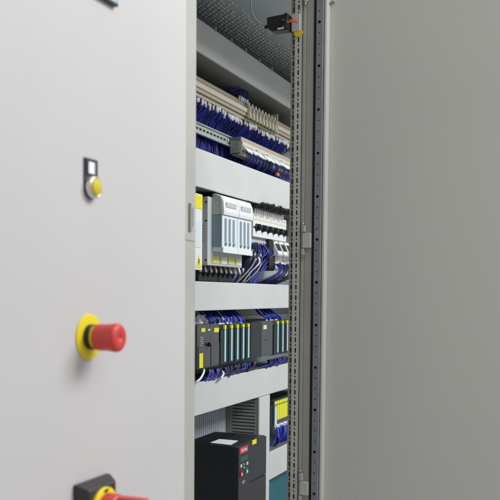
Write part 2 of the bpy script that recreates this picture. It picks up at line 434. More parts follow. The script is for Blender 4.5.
# ------------------------------------------------------------------ cable ducts
def duct(label, z0, z1_, X0, X1, pitch=.02, clips=None):
    t = thing('cable_duct', label, 'cable duct', ((X0+X1)/2, YP, z0), 'cable ducts framing the equipment')
    bx('duct_lid', t, X0, X1, YR, YR+.008, z0, z1_, 'duct', bev=.002)
    b = MB()
    for (za, zb_) in ((z0+.0015, z0+.0035), (z1_-.0035, z1_-.0015)):
        b.box(X0, X1, YR+.0082, YP-.001, za, zb_, 'ductside')
    b.box(X0, X1, YP-.003, YP-.001, z0+.0035, z1_-.0035, 'ductside')
    b.build('duct_trunk', t)
    return t
zA1, zA0 = at(196, 16.5, YR).z, at(196, 49.5, YR).z
z11, z10 = at(196, 147.2, YR).z, at(196, 186, YR).z
z21, z20 = at(196, 281.2, YR).z, at(196, 311, YR).z
z31, z30 = at(196, 383, YR).z, at(196, 416, YR).z
XL = x1+.08; XR = XE-.03
tA = duct('topmost dim grey horizontal cable duct, right under the cabinet roof', zA0, zA1, XL, XR)
duct('bright horizontal cable duct between the terminal strips and the white switches', z10, z11, XL, XR)
duct('horizontal cable duct between the white switches and the dark controller modules', z20, z21, XL, XR)
duct('horizontal cable duct just below the dark controller modules, above the black drive', z30, z31, XL, XR)
for px, py in ((215.3, 27.5), (231.2, 38.5), (245.8, 50), (259.5, 59.8), (271.5, 68.5)):
    p = at(px, py, YR)
    bx('lid_clip', tA, p.x-.0014, p.x+.0014, YR-.003, YR-.0004, zA1-.006, zA1+.009, 'greyplast')
# vertical duct at the drive
xv0, xv1 = at(259.6, 440, YR).x, at(270, 440, YR).x
vd = thing('cable_duct', 'upright cable duct with open fingers, right beside the black drive', 'cable duct', (xv0, YP, ZB+.06), 'cable ducts framing the equipment')
bx('duct_lid', vd, xv0, xv1, YR+.0012, YR+.009, ZB+.06, z30-.0015, 'duct', bev=.002)
def f(b):
    for (xa, xb) in ((xv0+.0015, xv0+.0035), (xv1-.0035, xv1-.0015)):
        b.box(xa, xb, YR+.0092, YR+.018, ZB+.06, z30-.002, 'slat'); b.box(xa, xb, YP-.022, YP-.001, ZB+.06, z30-.002, 'slat')
        z = z30-.012
        while z > ZB+.08:
            b.box(xa, xb, YR+.0182, YP-.0222, z-.0072, z, 'slat'); z -= .0110
    b.box(xv0+.004, xv1-.004, YP-.003, YP-.001, ZB+.06, z30-.002, 'ductside')
one('duct_trunk', f, vd)
# lower right shelf duct
zq1 = at(270, 452.3, YR+.001).z; zq0 = at(270, 480, YR+.001).z
t = thing('cable_duct', 'short horizontal cable duct at lower right, above the teal panel', 'cable duct', (xv1, YP, zq0), 'cable ducts framing the equipment')
bx('duct_lid', t, xv1+.0008, XR, YR+.0012, YR+.009, zq0, zq1, 'duct', bev=.002)
bx('duct_trunk', t, xv1+.0008, XR, YR+.0092, YP-.001, zq0+.002, zq1-.002, 'ductside')
# teal panel
zt = zq0-.002
tag(bx('component_cover', None, xv1+.012, XR-.05, YR+.03, YP-.001, ZB+.1, zt-.012, 'teal', bev=.002), 'teal flat-fronted unit below the short duct at lower right', 'cover')

# ------------------------------------------------------------------ expanded metal strip under the roof
def f(b):
    rnd = random.Random(3); bb = bmesh.new()
    X0, X1, Y0, Y1 = x1+.5, XR, .985, 1.125; dx, dy = .024, .0135
    for j in range(int((Y1-Y0)/dy)):
        for i in range(int((X1-X0)/dx)):
            x = X0+i*dx+(dx/2 if j % 2 else 0)+rnd.uniform(-.002, .002); y = Y0+j*dy+rnd.uniform(-.0015, .0015)
            if j < 3 and rnd.random() < .5-.15*j: continue
            a, c_, h = rnd.uniform(.0075, .0112), rnd.uniform(.0036, .0055), rnd.uniform(.0016, .0032); n = 10; rings = []
            for fr, hh in ((1, 0), (.82, .62), (.45, .93)):
                rings.append([bb.verts.new((x+a*fr*math.cos(2*math.pi*q/n), y+c_*fr*math.sin(2*math.pi*q/n), ZT-.0006-h*hh)) for q in range(n)])
            top = bb.verts.new((x, y, ZT-.0006-h))
            for A, B in zip(rings, rings[1:]):
                for q in range(n): bb.faces.new((A[q], A[(q+1) % n], B[(q+1) % n], B[q]))
            for q in range(n): bb.faces.new((rings[-1][q], rings[-1][(q+1) % n], top))
    bmesh.ops.recalc_face_normals(bb, faces=bb.faces)
    for fc in bb.faces: fc.smooth = True
    b.merge(bb, 'foil')
o = one('embossed_strip', f, oc); o['label'] = 'embossed shiny strip of the grey roof'

# ------------------------------------------------------------------ wires
STUFF = MB()
def wire(pts, r, mt, label, group, sleeve=None, n=5, sl_r=1.5, sl_mt='sleeve', cat='wire', stuff=False):
    P = spline(pts, n)
    if stuff: STUFF.tube(P, r, mt, 5); return
    b = MB(); b.tube(P, r, mt, 6); o = b.build('wire'); tag(o, label, cat, group)
    if sleeve:
        d = (P[1]-P[0]).normalized()
        b = MB(); b.tube([P[0]-d*.001, P[0]+d*sleeve*.5, P[0]+d*sleeve], r*sl_r, sl_mt, 7); b.build('sleeve', o)
    return o
J = lambda s: random.uniform(-s, s)

# ------------------------------------------------------------------ upper terminal strip
YT = 1.052
ztt = at(197, 72.5, YT).z; ztb = at(197, 96.5, YT).z; Ht = ztt-ztb
def terminal(w, body, name, label, group, x, lever=False):
    o = thing(name, label, 'terminal block', (x, YT, ztb), group)
    H = Ht; f_ = lambda fr: ztb+H*fr
    prof = [(YT+.045, f_(0)), (YT+.016, f_(0)), (YT+.016, f_(.10)), (YT+.009, f_(.10)), (YT+.009, f_(.22)), (YT+.012, f_(.22)), (YT+.012, f_(.27)), (YT+.003, f_(.27)), (YT+.003, f_(.42)),
            (YT+.001, f_(.42)), (YT+.001, f_(.64)), (YT+.005, f_(.64)), (YT+.005, f_(.74)), (YT+.012, f_(.74)), (YT+.012, f_(.79)), (YT+.009, f_(.79)), (YT+.009, f_(.92)), (YT+.016, f_(.92)), (YT+.016, f_(1)), (YT+.045, f_(1))]
    b = MB(); b.prism(prof, 'x', x, x+w*.93, body); b.build('terminal_body', o)
    b = MB(); b.box(x+.0003, x+w*.93-.0003, YT-.0015, YT+.0009, f_(.44), f_(.63), 'cream'); b.build('marker', o)
    if lever:
        b = MB(); b.prism([(YT-.003, f_(.90)), (YT-.007, f_(.92)), (YT-.014, f_(.18)), (YT-.006, f_(.14))], 'x', x+w*.18, x+w*.40, 'cream', bev=.0008)
        b.box(x+w*.12, x+w*.5, YT-.013, YT-.0085, f_(.50), f_(.72), 'chrome', bev=.0008)
        b.build('fuse_lever', o)
    return o
LT = 'narrow beige terminal block with cream marker in the upper strip'
xs = at(190, 80, YT).x; xend = at(246, 100, YT).x; wT = .0082
g = 'beige terminal blocks of the upper strip'
p0 = terminal(wT, 'beige', 'terminal_block', LT, g, xs); k = 1
while xs+k*wT < xend: copy_tree(p0, shift=Vector((k*wT, 0, 0))); k += 1
xf = xs+k*wT
xfe = at(275.5, 115, YT).x; wF = (xfe-xf)/9
p1 = terminal(wF, 'olive', 'fuse_terminal', 'wider olive fuse terminal with a raised cream lever in the upper strip', 'fuse terminals in the middle of the upper strip', xf, True)
for q in range(1, 9): copy_tree(p1, shift=Vector((q*wF, 0, 0)))
def f(b): b.box(xfe+.001, xfe+.0065, YT-.008, YT+.045, ztb+.006, ztt+.010, 'beige', bev=.001)
tag(one('end_stop', f), 'pale upright end stop right of the olive fuse terminals', 'end stop')
p2 = copy_tree(p0, shift=Vector((xfe+.010-xs, 0, 0)))
for q in range(1, 24): copy_tree(p0, shift=Vector((xfe+.010-xs+q*wT, 0, 0)))
tag(bx('din_rail', None, XL, XR, YP-.022, YP-.0205, ztb+.012, ztt-.012, 'din'), 'upper mounting rail hidden behind the beige terminal strip', 'rail')

# wires hanging from the upper strip
x = xs
while x < xfe+.2:
    zs = ztb+.006+J(.004); dx = J(.012); lg = random.uniform(.014, .022)
    wire([(x, YT+.013+J(.003), zs), (x+dx*.2+.001, YT+.016, zs-lg), (x+dx*.6, YT+.040+J(.008), zs-.045), (x+dx, YP-.012-abs(J(.008)), zs-.085), (x+dx+J(.01), YP-.014, z11-.01)],
         random.uniform(.0014, .0019), random.choice(['blue', 'blue', 'blueb', 'navy']), 'blue wire hanging from the upper terminal strip down to the bright duct', 'blue wires below the upper strip',
         sleeve=lg*random.uniform(.6, 1.05) if random.random() < .7 else None, sl_r=random.uniform(1.7, 2.6))
    for q in range(2):
        xx = x+J(.006); wire([(xx, YT+.022, zs), (xx+J(.01), YP-.02, zs-.04), (xx+J(.012), YP-.006, zs-.085), (xx, YP-.006, z11-.01)], .0017, random.choice(['blue', 'blueb', 'navy']), '', '', stuff=True)
    x += random.choice([.0085, .0105, .0125])
# short wires looping up over the start of the fuse terminals
for q in range(7):
    xx = xf-.045+q*.0115+J(.003)
    wire([(xx, YT+.006, ztt-.006), (xx-.003, YT+.002, ztt+.016+J(.003)), (xx-.014+J(.008), YT+.002+J(.006), ztt+.027+J(.007)), (xx-.044+J(.01), YT+.03, ztt+.014)], .0020, 'blue',
         'dark blue wire looping over the top of the upper strip', 'dark wires looping over the upper strip', sleeve=.012, sl_r=1.5)

# lower DIN rail and strip
YL = 1.088
zr1, zr0 = at(196, 121.3, YL).z, at(196, 133.2, YL).z
rl = tag(bx('din_rail', None, XL, XR, YL+.0012, YL+.003, zr0, zr1, 'din'), 'grey green slotted mounting rail under the upper terminals, with a screw', 'rail')
def f(b):
    b.box(XL, XR, YL-.004, YL+.001, zr1-.0045, zr1-.0008, 'din', bev=.0005)
    b.box(XL, XR, YL-.004, YL+.001, zr0+.0008, zr0+.0045, 'din', bev=.0005)
one('rail_lip', f, rl)
zm = (zr1+zr0)/2
x = at(196, 126, YL).x-.2
while x < at(231, 142, YL).x:
    bx('rail_slot', rl, x, x+.015, YL+.0004, YL+.0010, zm-.0028, zm+.0028, 'hole'); x += .025
pS = at(228, 140.5, YL)
one('screw', lambda b: b.lathe([(.0062, 0), (.0062, .003), (.004, .0045), (0, .0045)], (pS.x, YL+.001, zm), 'chrome', 16), rl)
YQ = 1.045
zq1_ = at(242.3, 136.3, YQ).z; zq0_ = at(242.3, 152, YQ).z
x0 = at(242.5, 140, YQ).x
H = zq1_-zq0_
def term2(w, x):
    o = thing('terminal_block', 'pale terminal block of the lower strip, with white sleeved wires', 'terminal block', (x, YQ, zq0_), 'pale terminal blocks of the lower strip')
    g_ = lambda fr: zq0_+H*fr
    prof = [(YL-.004, g_(-.15)), (YQ+.018, g_(-.1)), (YQ+.014, g_(.12)), (YQ+.004, g_(.2)), (YQ, g_(.42)), (YQ, g_(.7)), (YQ+.004, g_(.72)), (YQ+.003, g_(.98)), (YQ+.012, g_(1.0)), (YQ+.016, g_(.86)), (YL-.004, g_(.86))]
    b = MB(); b.prism(prof, 'x', x, x+w*.88, 'beige'); b.build('terminal_body', o)
    b = MB(); b.box(x+.001, x+w*.88-.001, YQ-.0012, YQ-.0002, g_(.46), g_(.66), 'cream'); b.build('marker', o)
    return o
p3 = term2(.0125, x0)
for q in range(1, 44): copy_tree(p3, shift=Vector((q*.0125, 0, 0)))
def f(b):
    b.box(x0-.009, x0-.001, YQ+.002, YL-.002, zq0_-.006, zq1_-.002, 'ductside', bev=.001)
    for i in range(5):
        for j in range(6):
            b.box(x0-.0105, x0-.0091, YQ+.006+i*.0065, YQ+.010+i*.0065, zq0_-.002+j*.0062, zq0_+.002+j*.0062, 'greyplast')
tag(one('end_plate', f), 'grey knobbly end plate at the left end of the lower terminal strip', 'end plate')
x = x0+.003; q = 0
while x < x0+.50:
    zs = zq0_+H*.35+J(.002); w_ = random.choice([1, 1, .6])
    wire([(x, YQ-.002, zs), (x+.004, YQ-.012, zs-.012), (x+.010+J(.004), YQ-.010, zs-.032), (x+.014+J(.008), YQ+.01, zs-.058), (x+.016, YQ+.03, z11-.008)],
         .0019, random.choice(['blueb', 'blue', 'blue', 'navy']), 'blue wire with a long white sleeve under the lower terminal strip', 'white sleeved wires below the lower strip',
         sleeve=.026*w_, sl_r=1.7, sl_mt='white')
    x += random.choice([.009, .0125, .014, .022]); q += 1
# blue wires filling the lower gap behind
for q in range(58):
    xx = at(190, 140, YP).x+q*.011+J(.004)
    wire([(xx, YP-.005, zr0+.02), (xx+J(.006), YP-.008-abs(J(.006)), zr0-.02), (xx+J(.008), YP-.016, z11-.006)], .0017, random.choice(['blue', 'blueb', 'blue', 'navy']),
         '', '', stuff=True)
for (a_, c_, nm) in ((255.5, 260, 'left'), (266, 276.5, 'long middle'), (280, 283.5, 'right')):
    pa, pb = at(a_, 140, YQ).x, at(c_, 140, YQ).x
    tag(bx('terminal_cover', None, pa, pb, YQ-.0085, YQ-.0018, zq0_+H*.02, zq0_+H*.50, 'greyplast', bev=.0015), nm+' pale clip-on cover on the lower terminal strip', 'cover', 'pale covers on the lower strip')
pO = at(276.5, 172.5, YQ-.012)
tag(bx('wire_marker', None, pO.x, pO.x+.018, YQ-.016, YQ-.008, pO.z-.011, pO.z, 'orange', bev=.001), 'small orange tag at the right end of the lower terminal strip', 'tag')

# ------------------------------------------------------------------ row of white switch gear
def rect(px0, py0, px1, py1, Y):
    a, b_ = at(px0, py0, Y), at(px1, py0, Y); c_ = at(px0, py1, Y)
    return a.x, b_.x, c_.z, a.z            # x0,x1,z0,z1
# labelled white unit at far left
Y0 = .990
X0, X1, z0, z1_ = rect(193.5, 192.3, 202.6, 269.5, Y0)
lu = thing('power_supply', 'white narrow unit with yellow top and a warning triangle, leftmost in the white row', 'power supply', (X0, YP, z0))
bx('housing', lu, X0-.05, X1, Y0, YP-.004, z0, z1_, 'white', bev=.0015)
bx('yellow_label', lu, X0-.04, X1-.003, Y0-.0012, Y0-.0001, z1_-.040, z1_-.003, 'yellow')
bx('grey_label', lu, X0+.004, X1-.012, Y0-.0010, Y0-.0001, z0+.06, z1_-.075, 'paleblue')
b = MB(); xx = X1-.020; zz_ = z0+.006
b.prism([(xx-.019, zz_), (xx+.013, zz_), (xx-.003, zz_+.034)], 'y', Y0-.0012, Y0-.0001, 'yellow'); wt = b.build('warning_triangle', lu)
b = MB(); b.prism([(xx-.004, zz_+.024), (xx-.0085, zz_+.014), (xx-.004, zz_+.014), (xx-.006, zz_+.005), (xx+.001, zz_+.0165), (xx-.0025, zz_+.0165), (xx-.0005, zz_+.024)], 'y', Y0-.0016, Y0-.0013, 'black'); b.build('lightning_mark', wt)

# two fuse switch units
Yc, Yb = .985, 1.016
X0, X1, z0, z1_ = rect(222.2, 195.4, 237.7, 251.2, Yc); W = X1-X0
xb0 = X0
def fuse_unit(X0, label):
    X1 = X0+W-.0012
    o = thing('fuse_switch', label, 'fuse switch', (X0, YP, z0), 'fuse switches in the white row')
    zs = z0+(z1_-z0)*.655
    b = MB()
    b.prism([(Yb, zs+.0008), (Yc-.004, zs+.0008), (Yc-.006, zs+.010), (Yc-.003, z1_-.014), (Yc+.004, z1_), (Yb-.004, z1_+.008), (Yb, z1_+.008)], 'x', X0+.002, X1, 'white', bev=.0012)
    b.build('top_cover', o)
    b = MB(); b.box(X0+.002, X1, Yc, Yb, z0, zs, 'paleblue', bev=.0012); cv = b.build('fuse_cover', o)
    b = MB(); b.prism([(Yb-.0005, zs+.001), (Yc-.001, zs+.001), (Yc+.002, z1_-.013), (Yc+.006, z1_-.003), (Yb-.005, z1_+.006), (Yb-.0005, z1_+.006)], 'x', X0, X0+.0019, 'greenish')
    b.box(X0, X0+.0019, Yc+.001, Yb-.0005, z0+.0125, zs-.0005, 'bluegrey'); b.build('side_cheek', o)
    b = MB(); b.box(X0+.001, X1+.0002, Yc-.004, Yc-.0002, z0-.004, z0+.012, 'white', bev=.0012); b.build('lower_lip', o)
    b = MB(); b.box(X0+W*.14, X0+W*.80, Yc-.0066, Yc-.0053, z1_-.031, z1_-.017, 'greyplast', bev=.0005); b.build('viewing_window', o)
    for k in range(3):
        cx_ = X0+W*(.22+.26*k)
        b = MB(); b.box(cx_-.0066, cx_+.0066, Yc-.0012, Yc-.0002, z0+.030, zs-.008, 'slotblue', bev=.0004); s_ = b.build('fuse_slot', cv)
        b = MB(); b.lathe([(.0062, .0002), (.0062, .003), (.004, .004), (0, .004)], (cx_, Yc, z0+.023), 'slotblue', 16); b.build('slot_knob', s_)
    # base with labels
    xl = X0-.028 if label.startswith('left') else X0
    b = MB(); b.box(xl, X1, Yb+.0005, YP-.004, z0-.040, z1_-.004, 'greyplast', bev=.0015); bs = b.build('base', o)
    if label.startswith('left'):
        for kk in range(6):
            b = MB(); b.box(xl-.0004, xl+.0002, Yb+.012, Yb+.045, z0+.028+kk*.0085, z0+.031+kk*.0085, 'slotblue'); b.build('vent', bs)
        for zz_ in (z0-.026, z0+.085, z1_-.020):
            b = MB(); b.lathe([(.003, 0), (.003, .0006), (0, .0007)], (xl, Yb+.006, zz_), 'hole', 12, (-1, 0, 0)); b.build('screw', bs)
    b = MB(); b.box(xl+.002, X1-.001, Yb+.030, YP-.004, z0-.085, z0-.0405, 'black', bev=.001); b.build('dark_backing', o)  # black block added to darken the area behind the pins
    for kk in range(2):
        a0 = X0+W*(.02+.5*kk)
        b = MB(); b.box(a0, a0+W*.42, Yb-.0012, Yb+.0003, z0-.033, z0-.013, 'paleyellow' if kk == 0 else 'paper'); b.build('data_label', bs)
        b = MB(); b.box(a0, a0+W*.10, Yb-.0018, Yb-.0013, z0-.033, z0-.013, 'yellow'); b.build('label_edge', bs)
    return o
fuse_unit(xb0, 'left one of the two white and pale blue fuse switches, next to the power supply')
fuse_unit(xb0+W, 'right one of the two white and pale blue fuse switches, touching the circuit breakers')
# pins and wires below the fuse switches
for q in range(11):
    xx = at(199, 270, 1.04).x+q*.036
    lbl = 'wire with a metal ferrule leaving the underside of the fuse switches'
    wire([(xx, 1.040, z0-.040), (xx+.001, 1.038, z0-.054), (xx+.004+J(.004), 1.05, z0-.075), (xx+.008, 1.07, z21-.004)], .0032, 'navy' if q < 7 else 'blue', lbl, 'wires leaving the fuse switches',
         sleeve=.020, sl_r=1.3, sl_mt='chrome' if q < 6 else 'sleeve')

# motor protection switches
Ym = 1.022
X0, X1, zm0, zm1 = rect(253.4, 208.5, 287.5, 236.2, Ym); Wm = (at(285.6, 230, Ym).x-at(258.4, 230, Ym).x)/5
xm = X0
def breaker(X0, label):
    o = thing('circuit_breaker', label, 'circuit breaker', (X0, YP, zm0), 'circuit breakers with black rotary knobs')
    X1 = X0+Wm-.0010
    b = MB(); b.box(X0, X1, Ym, YP-.004, zm0, zm1-.012, 'white', bev=.0012); b.box(X0, X1, Ym+.014, YP-.004, zm1-.0118, zm1+.006, 'white', bev=.001); b.build('housing', o)
    b = MB(); b.box(X0+.002, X1-.002, Ym-.0012, Ym-.0002, zm1-.034, zm1-.024, 'cream', bev=.0003); b.build('name_strip', o)
    for j in range(3):
        b = MB(); b.lathe([(.0035, 0), (.0035, .0015), (0, .0016)], (X0+.009+j*.0135, Ym, zm1-.019), 'greyplast', 12); b.build('terminal_screw', o)
    cz_ = zm0+.030; cx_ = X0+Wm*.5
    b = MB(); b.lathe([(.0125, 0), (.0125, .004), (.011, .0055), (0, .0055)], (cx_, Ym, cz_), 'black', 24)
    b.box(cx_-.0035, cx_+.0035, Ym-.016, Ym-.0052, cz_-.0105, cz_+.0105, 'black', bev=.001); k_ = b.build('rotary_knob', o)
    b = MB(); b.box(X0+.001, cx_-.011, Ym-.0030, Ym-.0004, cz_-.002, cz_+.002, 'black'); b.box(cx_+.011, X1-.0, Ym-.0030, Ym-.0004, cz_-.002, cz_+.002, 'black'); b.build('trip_bar', o)
    return o
names = ['leftmost white circuit breaker with black knob, touching the fuse switches', 'second white circuit breaker with black knob from the fuse switches', 'third white circuit breaker with black knob from the fuse switches',
         'fourth white circuit breaker with black knob from the fuse switches', 'fifth white circuit breaker with black knob, next but one to the slotted post', 'sixth white circuit breaker, its black knob right against the slotted post']
xs_k = [258.4, 263.9, 269.5, 275, 280.3, 285.6]
for k in range(6): breaker(xm+k*Wm, names[k])
# black wires on top of the breakers
zt_ = zm1+.0065; zg = z10-.003
for q in range(14):
    xx = xm+.008+q*.0200; h_ = J(.003)
    wire([(xx, Ym-.001, zm1-.0125), (xx+.0005, Ym-.004, zm1+.006), (xx-.001+J(.002), Ym-.022, zg-.006+h_), (xx-.006+J(.004), Ym-.034, zg+.004+h_), (xx-.016+J(.006), Ym-.032, zg+.006+h_), (xx-.026, Ym-.016, zg-.006), (xx-.034, Ym+.03, zg-.009)],
         .0036, 'black', 'black wire curling out of the top of the circuit breakers', 'black wires on top of the circuit breakers', sleeve=.022, sl_r=1.3, sl_mt='white', n=4)
# sleeved wires and contactors below
Yk = 1.052
X0, X1, z0, z1_ = rect(256.5, 246, 275, 269.5, Yk)
Wk = (at(274.5, 250, Yk).x-at(254.5, 250, Yk).x)/3
xk = at(254.5, 250, Yk).x
for k, nm in enumerate(('left', 'middle', 'right')):
    a0 = xk+k*Wk
    o = thing('contactor', nm+' one of three black contactors under the circuit breakers, behind blue wires', 'contactor', (a0, YP, z0), 'black contactors')
    bx('housing', o, a0, a0+Wk-.001, Yk, YP-.004, z0, z1_+.01, 'black', bev=.0015)
    bx('coupler', o, a0+.012, a0+Wk-.012, Yk-.012, Yk-.0003, z0+.018, z1_-.012, 'plc', bev=.0015)
    bx('label_plate', o, a0+.014, a0+Wk*.5, Yk-.0128, Yk-.0122, z0+.024, z0+.034, 'slotblue')
Xd0, Xd1, zd0, zd1 = rect(267.2, 236.6, 273.6, 268.5, 1.03)
tag(bx('relay_block', None, Xd0, Xd1, 1.022, 1.0508, zd0, zm0-.003, 'black', bev=.002), 'tall black relay block directly under the circuit breakers, left of the white relays', 'relay')
for q in range(14):
    xx = xm+.006+q*.0135
    wire([(xx, Ym+.018, zm0+.004), (xx+.001, Ym+.014, zm0-.016), (xx-.006+J(.012), Ym+.000+J(.006), zm0-.045), (xx-.04+J(.03), Ym+.006+J(.01), zm0-.085), (xx-.085+J(.05), Ym+.03, z21-.006)],
         .0026, random.choice(['blue', 'navy', 'navy', 'blueb']), 'blue wire falling from the circuit breakers into the duct below', 'blue wires below the circuit breakers', sleeve=.026, sl_r=1.6)
for q in range(6):
    A = at(252.5+q*1.3, 252+J(3), 1.03); B = at(236+q*1.9, 283.5, 1.05)
    wire([A, A+Vector((-.004, -.012, -.03)), A.lerp(B, .6)+Vector((J(.015), -.02, J(.006))), B], .0020, random.choice(['cable', 'navy', 'navy', 'paper']),
         'pale or dark wire slanting left under the fuse switches', 'mixed wires between fuse switches and contactors', sleeve=.02, sl_r=1.5)
# white relays at the right
relabels = ['white relay with black window, the left one by the slotted post', 'white relay with black window, the right one half behind the slotted post', 'white relay hidden mostly by the slotted post']
wr = at(279.7, 250, 1.02).x-at(274, 250, 1.02).x
for k in range(3):
    a0 = at(273.9, 250, 1.02).x+k*wr; zt_ = zm0-.002; zb_ = at(274, 268.3, 1.02).z
    o = thing('relay', relabels[k], 'relay', (a0, YP, zb_), 'white relays under the circuit breakers')
    b = MB(); b.prism([(1.034, zt_), (1.024, zt_), (1.002, zt_-.046), (1.006, zt_-.052), (1.034, zt_-.052)], 'x', a0+.001, a0+wr-.012, 'white', bev=.001); hd = b.build('flap', o)
    b = MB(); b.prism([(1.0215, zt_-.010), (1.0176, zt_-.010), (1.0060, zt_-.034), (1.0105, zt_-.034)], 'x', a0+.006, a0+wr-.017, 'black'); b.build('window', hd)
    b = MB(); b.box(a0, a0+wr-.010, 1.036, YP-.004, zb_, zt_-.003, 'white', bev=.001); b.build('housing', o)
    b = MB(); b.box(a0+.004, a0+.016, 1.0345, 1.0357, zb_+.024, zb_+.034, 'lime'); b.build('label', o)
for q in range(16):
    xx = at(276, 262, 1.02).x+q*.014
    wire([(xx, 1.030, zb_+.020+J(.01)), (xx-.006, 1.006, zb_+.002), (xx-.045+J(.01), .998, zb_-.020+J(.006)), (xx-.10+J(.02), 1.012, zb_-.034+J(.004)), (xx-.16, 1.06, z21-.004)],
         .0028, random.choice(['blue', 'blueb', 'navy', 'navy']), 'dark blue wire sweeping left from the white relays along the duct', 'blue wires sweeping along the duct', sleeve=.012, sl_r=1.3)
tag(bx('din_rail', None, XL, XR, YP-.003, YP-.0012, z21+.02, z21+.055, 'din'), 'mounting rail behind the white switch row', 'rail')

# ------------------------------------------------------------------ programmable controller row
Yp = 1.0
X0, X1, zp0, zp1 = rect(197.3, 325.3, 210, 369.5, Yp)
xa, xb_, xc = X0, at(210.2, 340, Yp).x, at(219.2, 340, Yp).x
cpu = thing('controller_module', 'wide grey controller module with a key switch and upright yellow label, leftmost in its row', 'controller module', (xa, YP, zp0))
bx('housing', cpu, xa, xb_-.0008, Yp, YP-.004, zp0, zp1, 'plc', bev=.0015)
bx('front_flap', cpu, xa+.004, xb_-.004, Yp-.0025, Yp-.0002, zp0+.004, zp0+(zp1-zp0)*.52, 'plc', bev=.0008)
p = at(201.2, 328.3, Yp); p_ = at(205, 331.8, Yp)
bx('yellow_label', cpu, p.x, p_.x, Yp-.0009, Yp-.0001, p_.z, p.z, 'yellow')
p = at(198.3, 355.3, Yp); p_ = at(201.8, 369, Yp)
bx('upright_label', cpu, p.x, p_.x, Yp-.0036, Yp-.0026, zp0+.003, zp0+.043, 'yellow')
p = at(206.2, 344, Yp)
one('key_switch', lambda b: (b.lathe([(.006, .0026), (.006, .006), (0, .006)], (p.x, Yp, p.z), 'black', 20), b.box(p.x-.0015, p.x+.0015, Yp-.013, Yp-.0062, p.z-.007, p.z+.005, 'black', bev=.0005)), cpu)
p = at(208, 329, Yp); bx('status_label', cpu, p.x, xb_-.002, Yp-.0009, Yp-.0001, p.z-.005, p.z, 'paleblue')
cp = thing('controller_module', 'plain grey controller module with one square yellow label, second in the dark row', 'controller module', (xb_, YP, zp0))
bx('housing', cp, xb_, xc-.0008, Yp, YP-.004, zp0, zp1, 'plc', bev=.0015)
bx('front_flap', cp, xb_+.003, xc-.004, Yp-.0025, Yp-.0002, zp0+.004, zp0+(zp1-zp0)*.55, 'plc', bev=.0008)
p = at(214, 328, Yp); p_ = at(218.6, 332, Yp)
bx('yellow_label', cp, p.x, p_.x, Yp-.0009, Yp-.0001, p_.z, p.z, 'yellow')
for kk in range(5):
    zz_ = zp1-.034-kk*.0055
    bx('status_lamp', cpu, xa+.018, xa+.021, Yp-.0008, Yp-.0001, zz_-.0012, zz_+.0012, 'greenbtn' if kk in (1, 3) else 'greyplast')
    bx('printed_line', cpu, xa+.024, xa+.036+.003*(kk % 2), Yp-.0005, Yp-.0001, zz_-.0007, zz_+.0007, 'greyplast')
def io(px_l, px_s, px_r, label, top=0, sw=.45):
    x0_, x1_ = at(px_l, 340, Yp).x, at(px_r, 340, Yp).x; xs_ = at(px_s, 340, Yp).x
    zz1 = zp1+top
    o = thing('input_output_module', label, 'input output module', (x0_, YP, zp0), 'dark input and output modules with pale cyan strips')
    bx('housing', o, x0_, x1_-.0010, Yp+.004, YP-.004, zp0+.001, zz1-.003, 'plcdark', bev=.0012)
    bx('hinged_door', o, x0_+.003, x1_-.004, Yp-.002, Yp+.0038, zp0+.003, zz1-.018, 'plcteal', bev=.001)
    hw = .0050
    bx('cyan_strip', o, xs_-hw, xs_+hw, Yp-.0030, Yp-.0021, zp0+.009, zz1-.0175, 'cyan')
    bx('yellow_label', o, xs_-hw*1.25, xs_+hw*1.25, Yp-.0036, Yp+.0036, zz1-.0165, zz1-.0055, 'lime', bev=.0006)
    return o
L = 'dark module with a pale cyan strip, %s of the five in the left group'
for (l, s, r, n_) in ((219.5, 224.4, 227.8, 'first'), (227.8, 231, 234.2, 'second'), (234.2, 237, 240, 'third'), (240, 242.7, 245.4, 'fourth'), (245.4, 247.9, 250.3, 'last')):
    io(l, s, r, L % n_)
X0, X1 = at(250.6, 340, Yp).x, at(261.6, 340, Yp).x
tag(bx('blank_module', None, X0, X1-.001, Yp-.001, YP-.004, zp0+.004, zp1-.002, 'plcdark', bev=.0015), 'plain black module between the two groups of cyan striped modules', 'blank module')
X0, X1 = X1, at(272.8, 340, Yp).x
cp = thing('controller_module', 'plain grey module with a small pale label, right of the black blank module', 'controller module', (X0, YP, zp0))
bx('housing', cp, X0, X1-.001, Yp, YP-.004, zp0+.004, zp1-.002, 'plc', bev=.0015)
p = at(263.3, 325.2, Yp); p_ = at(266.4, 329, Yp); bx('pale_label', cp, p.x, p_.x, Yp-.0009, Yp-.0001, p_.z, p.z, 'paleyellow')
p = at(265, 339.5, Yp); bx('status_lamp', cp, p.x, p.x+.012, Yp-.0009, Yp-.0001, p.z-.003, p.z, 'black')
L = 'dark module with a pale cyan strip, %s in the group by the slotted post'
for (l, s, r, n_) in ((273, 277.2, 279.8, 'first'), (279.8, 282.2, 284.6, 'second'), (284.6, 286.8, 289.2, 'third')):
    io(l, s, r, L % n_, top=.001)
tag(bx('din_rail', None, XL, XR, YP-.006, YP-.0035, zp1-.03, zp1+.012, 'zinc'), 'metal mounting rail just above the dark controller row', 'rail')

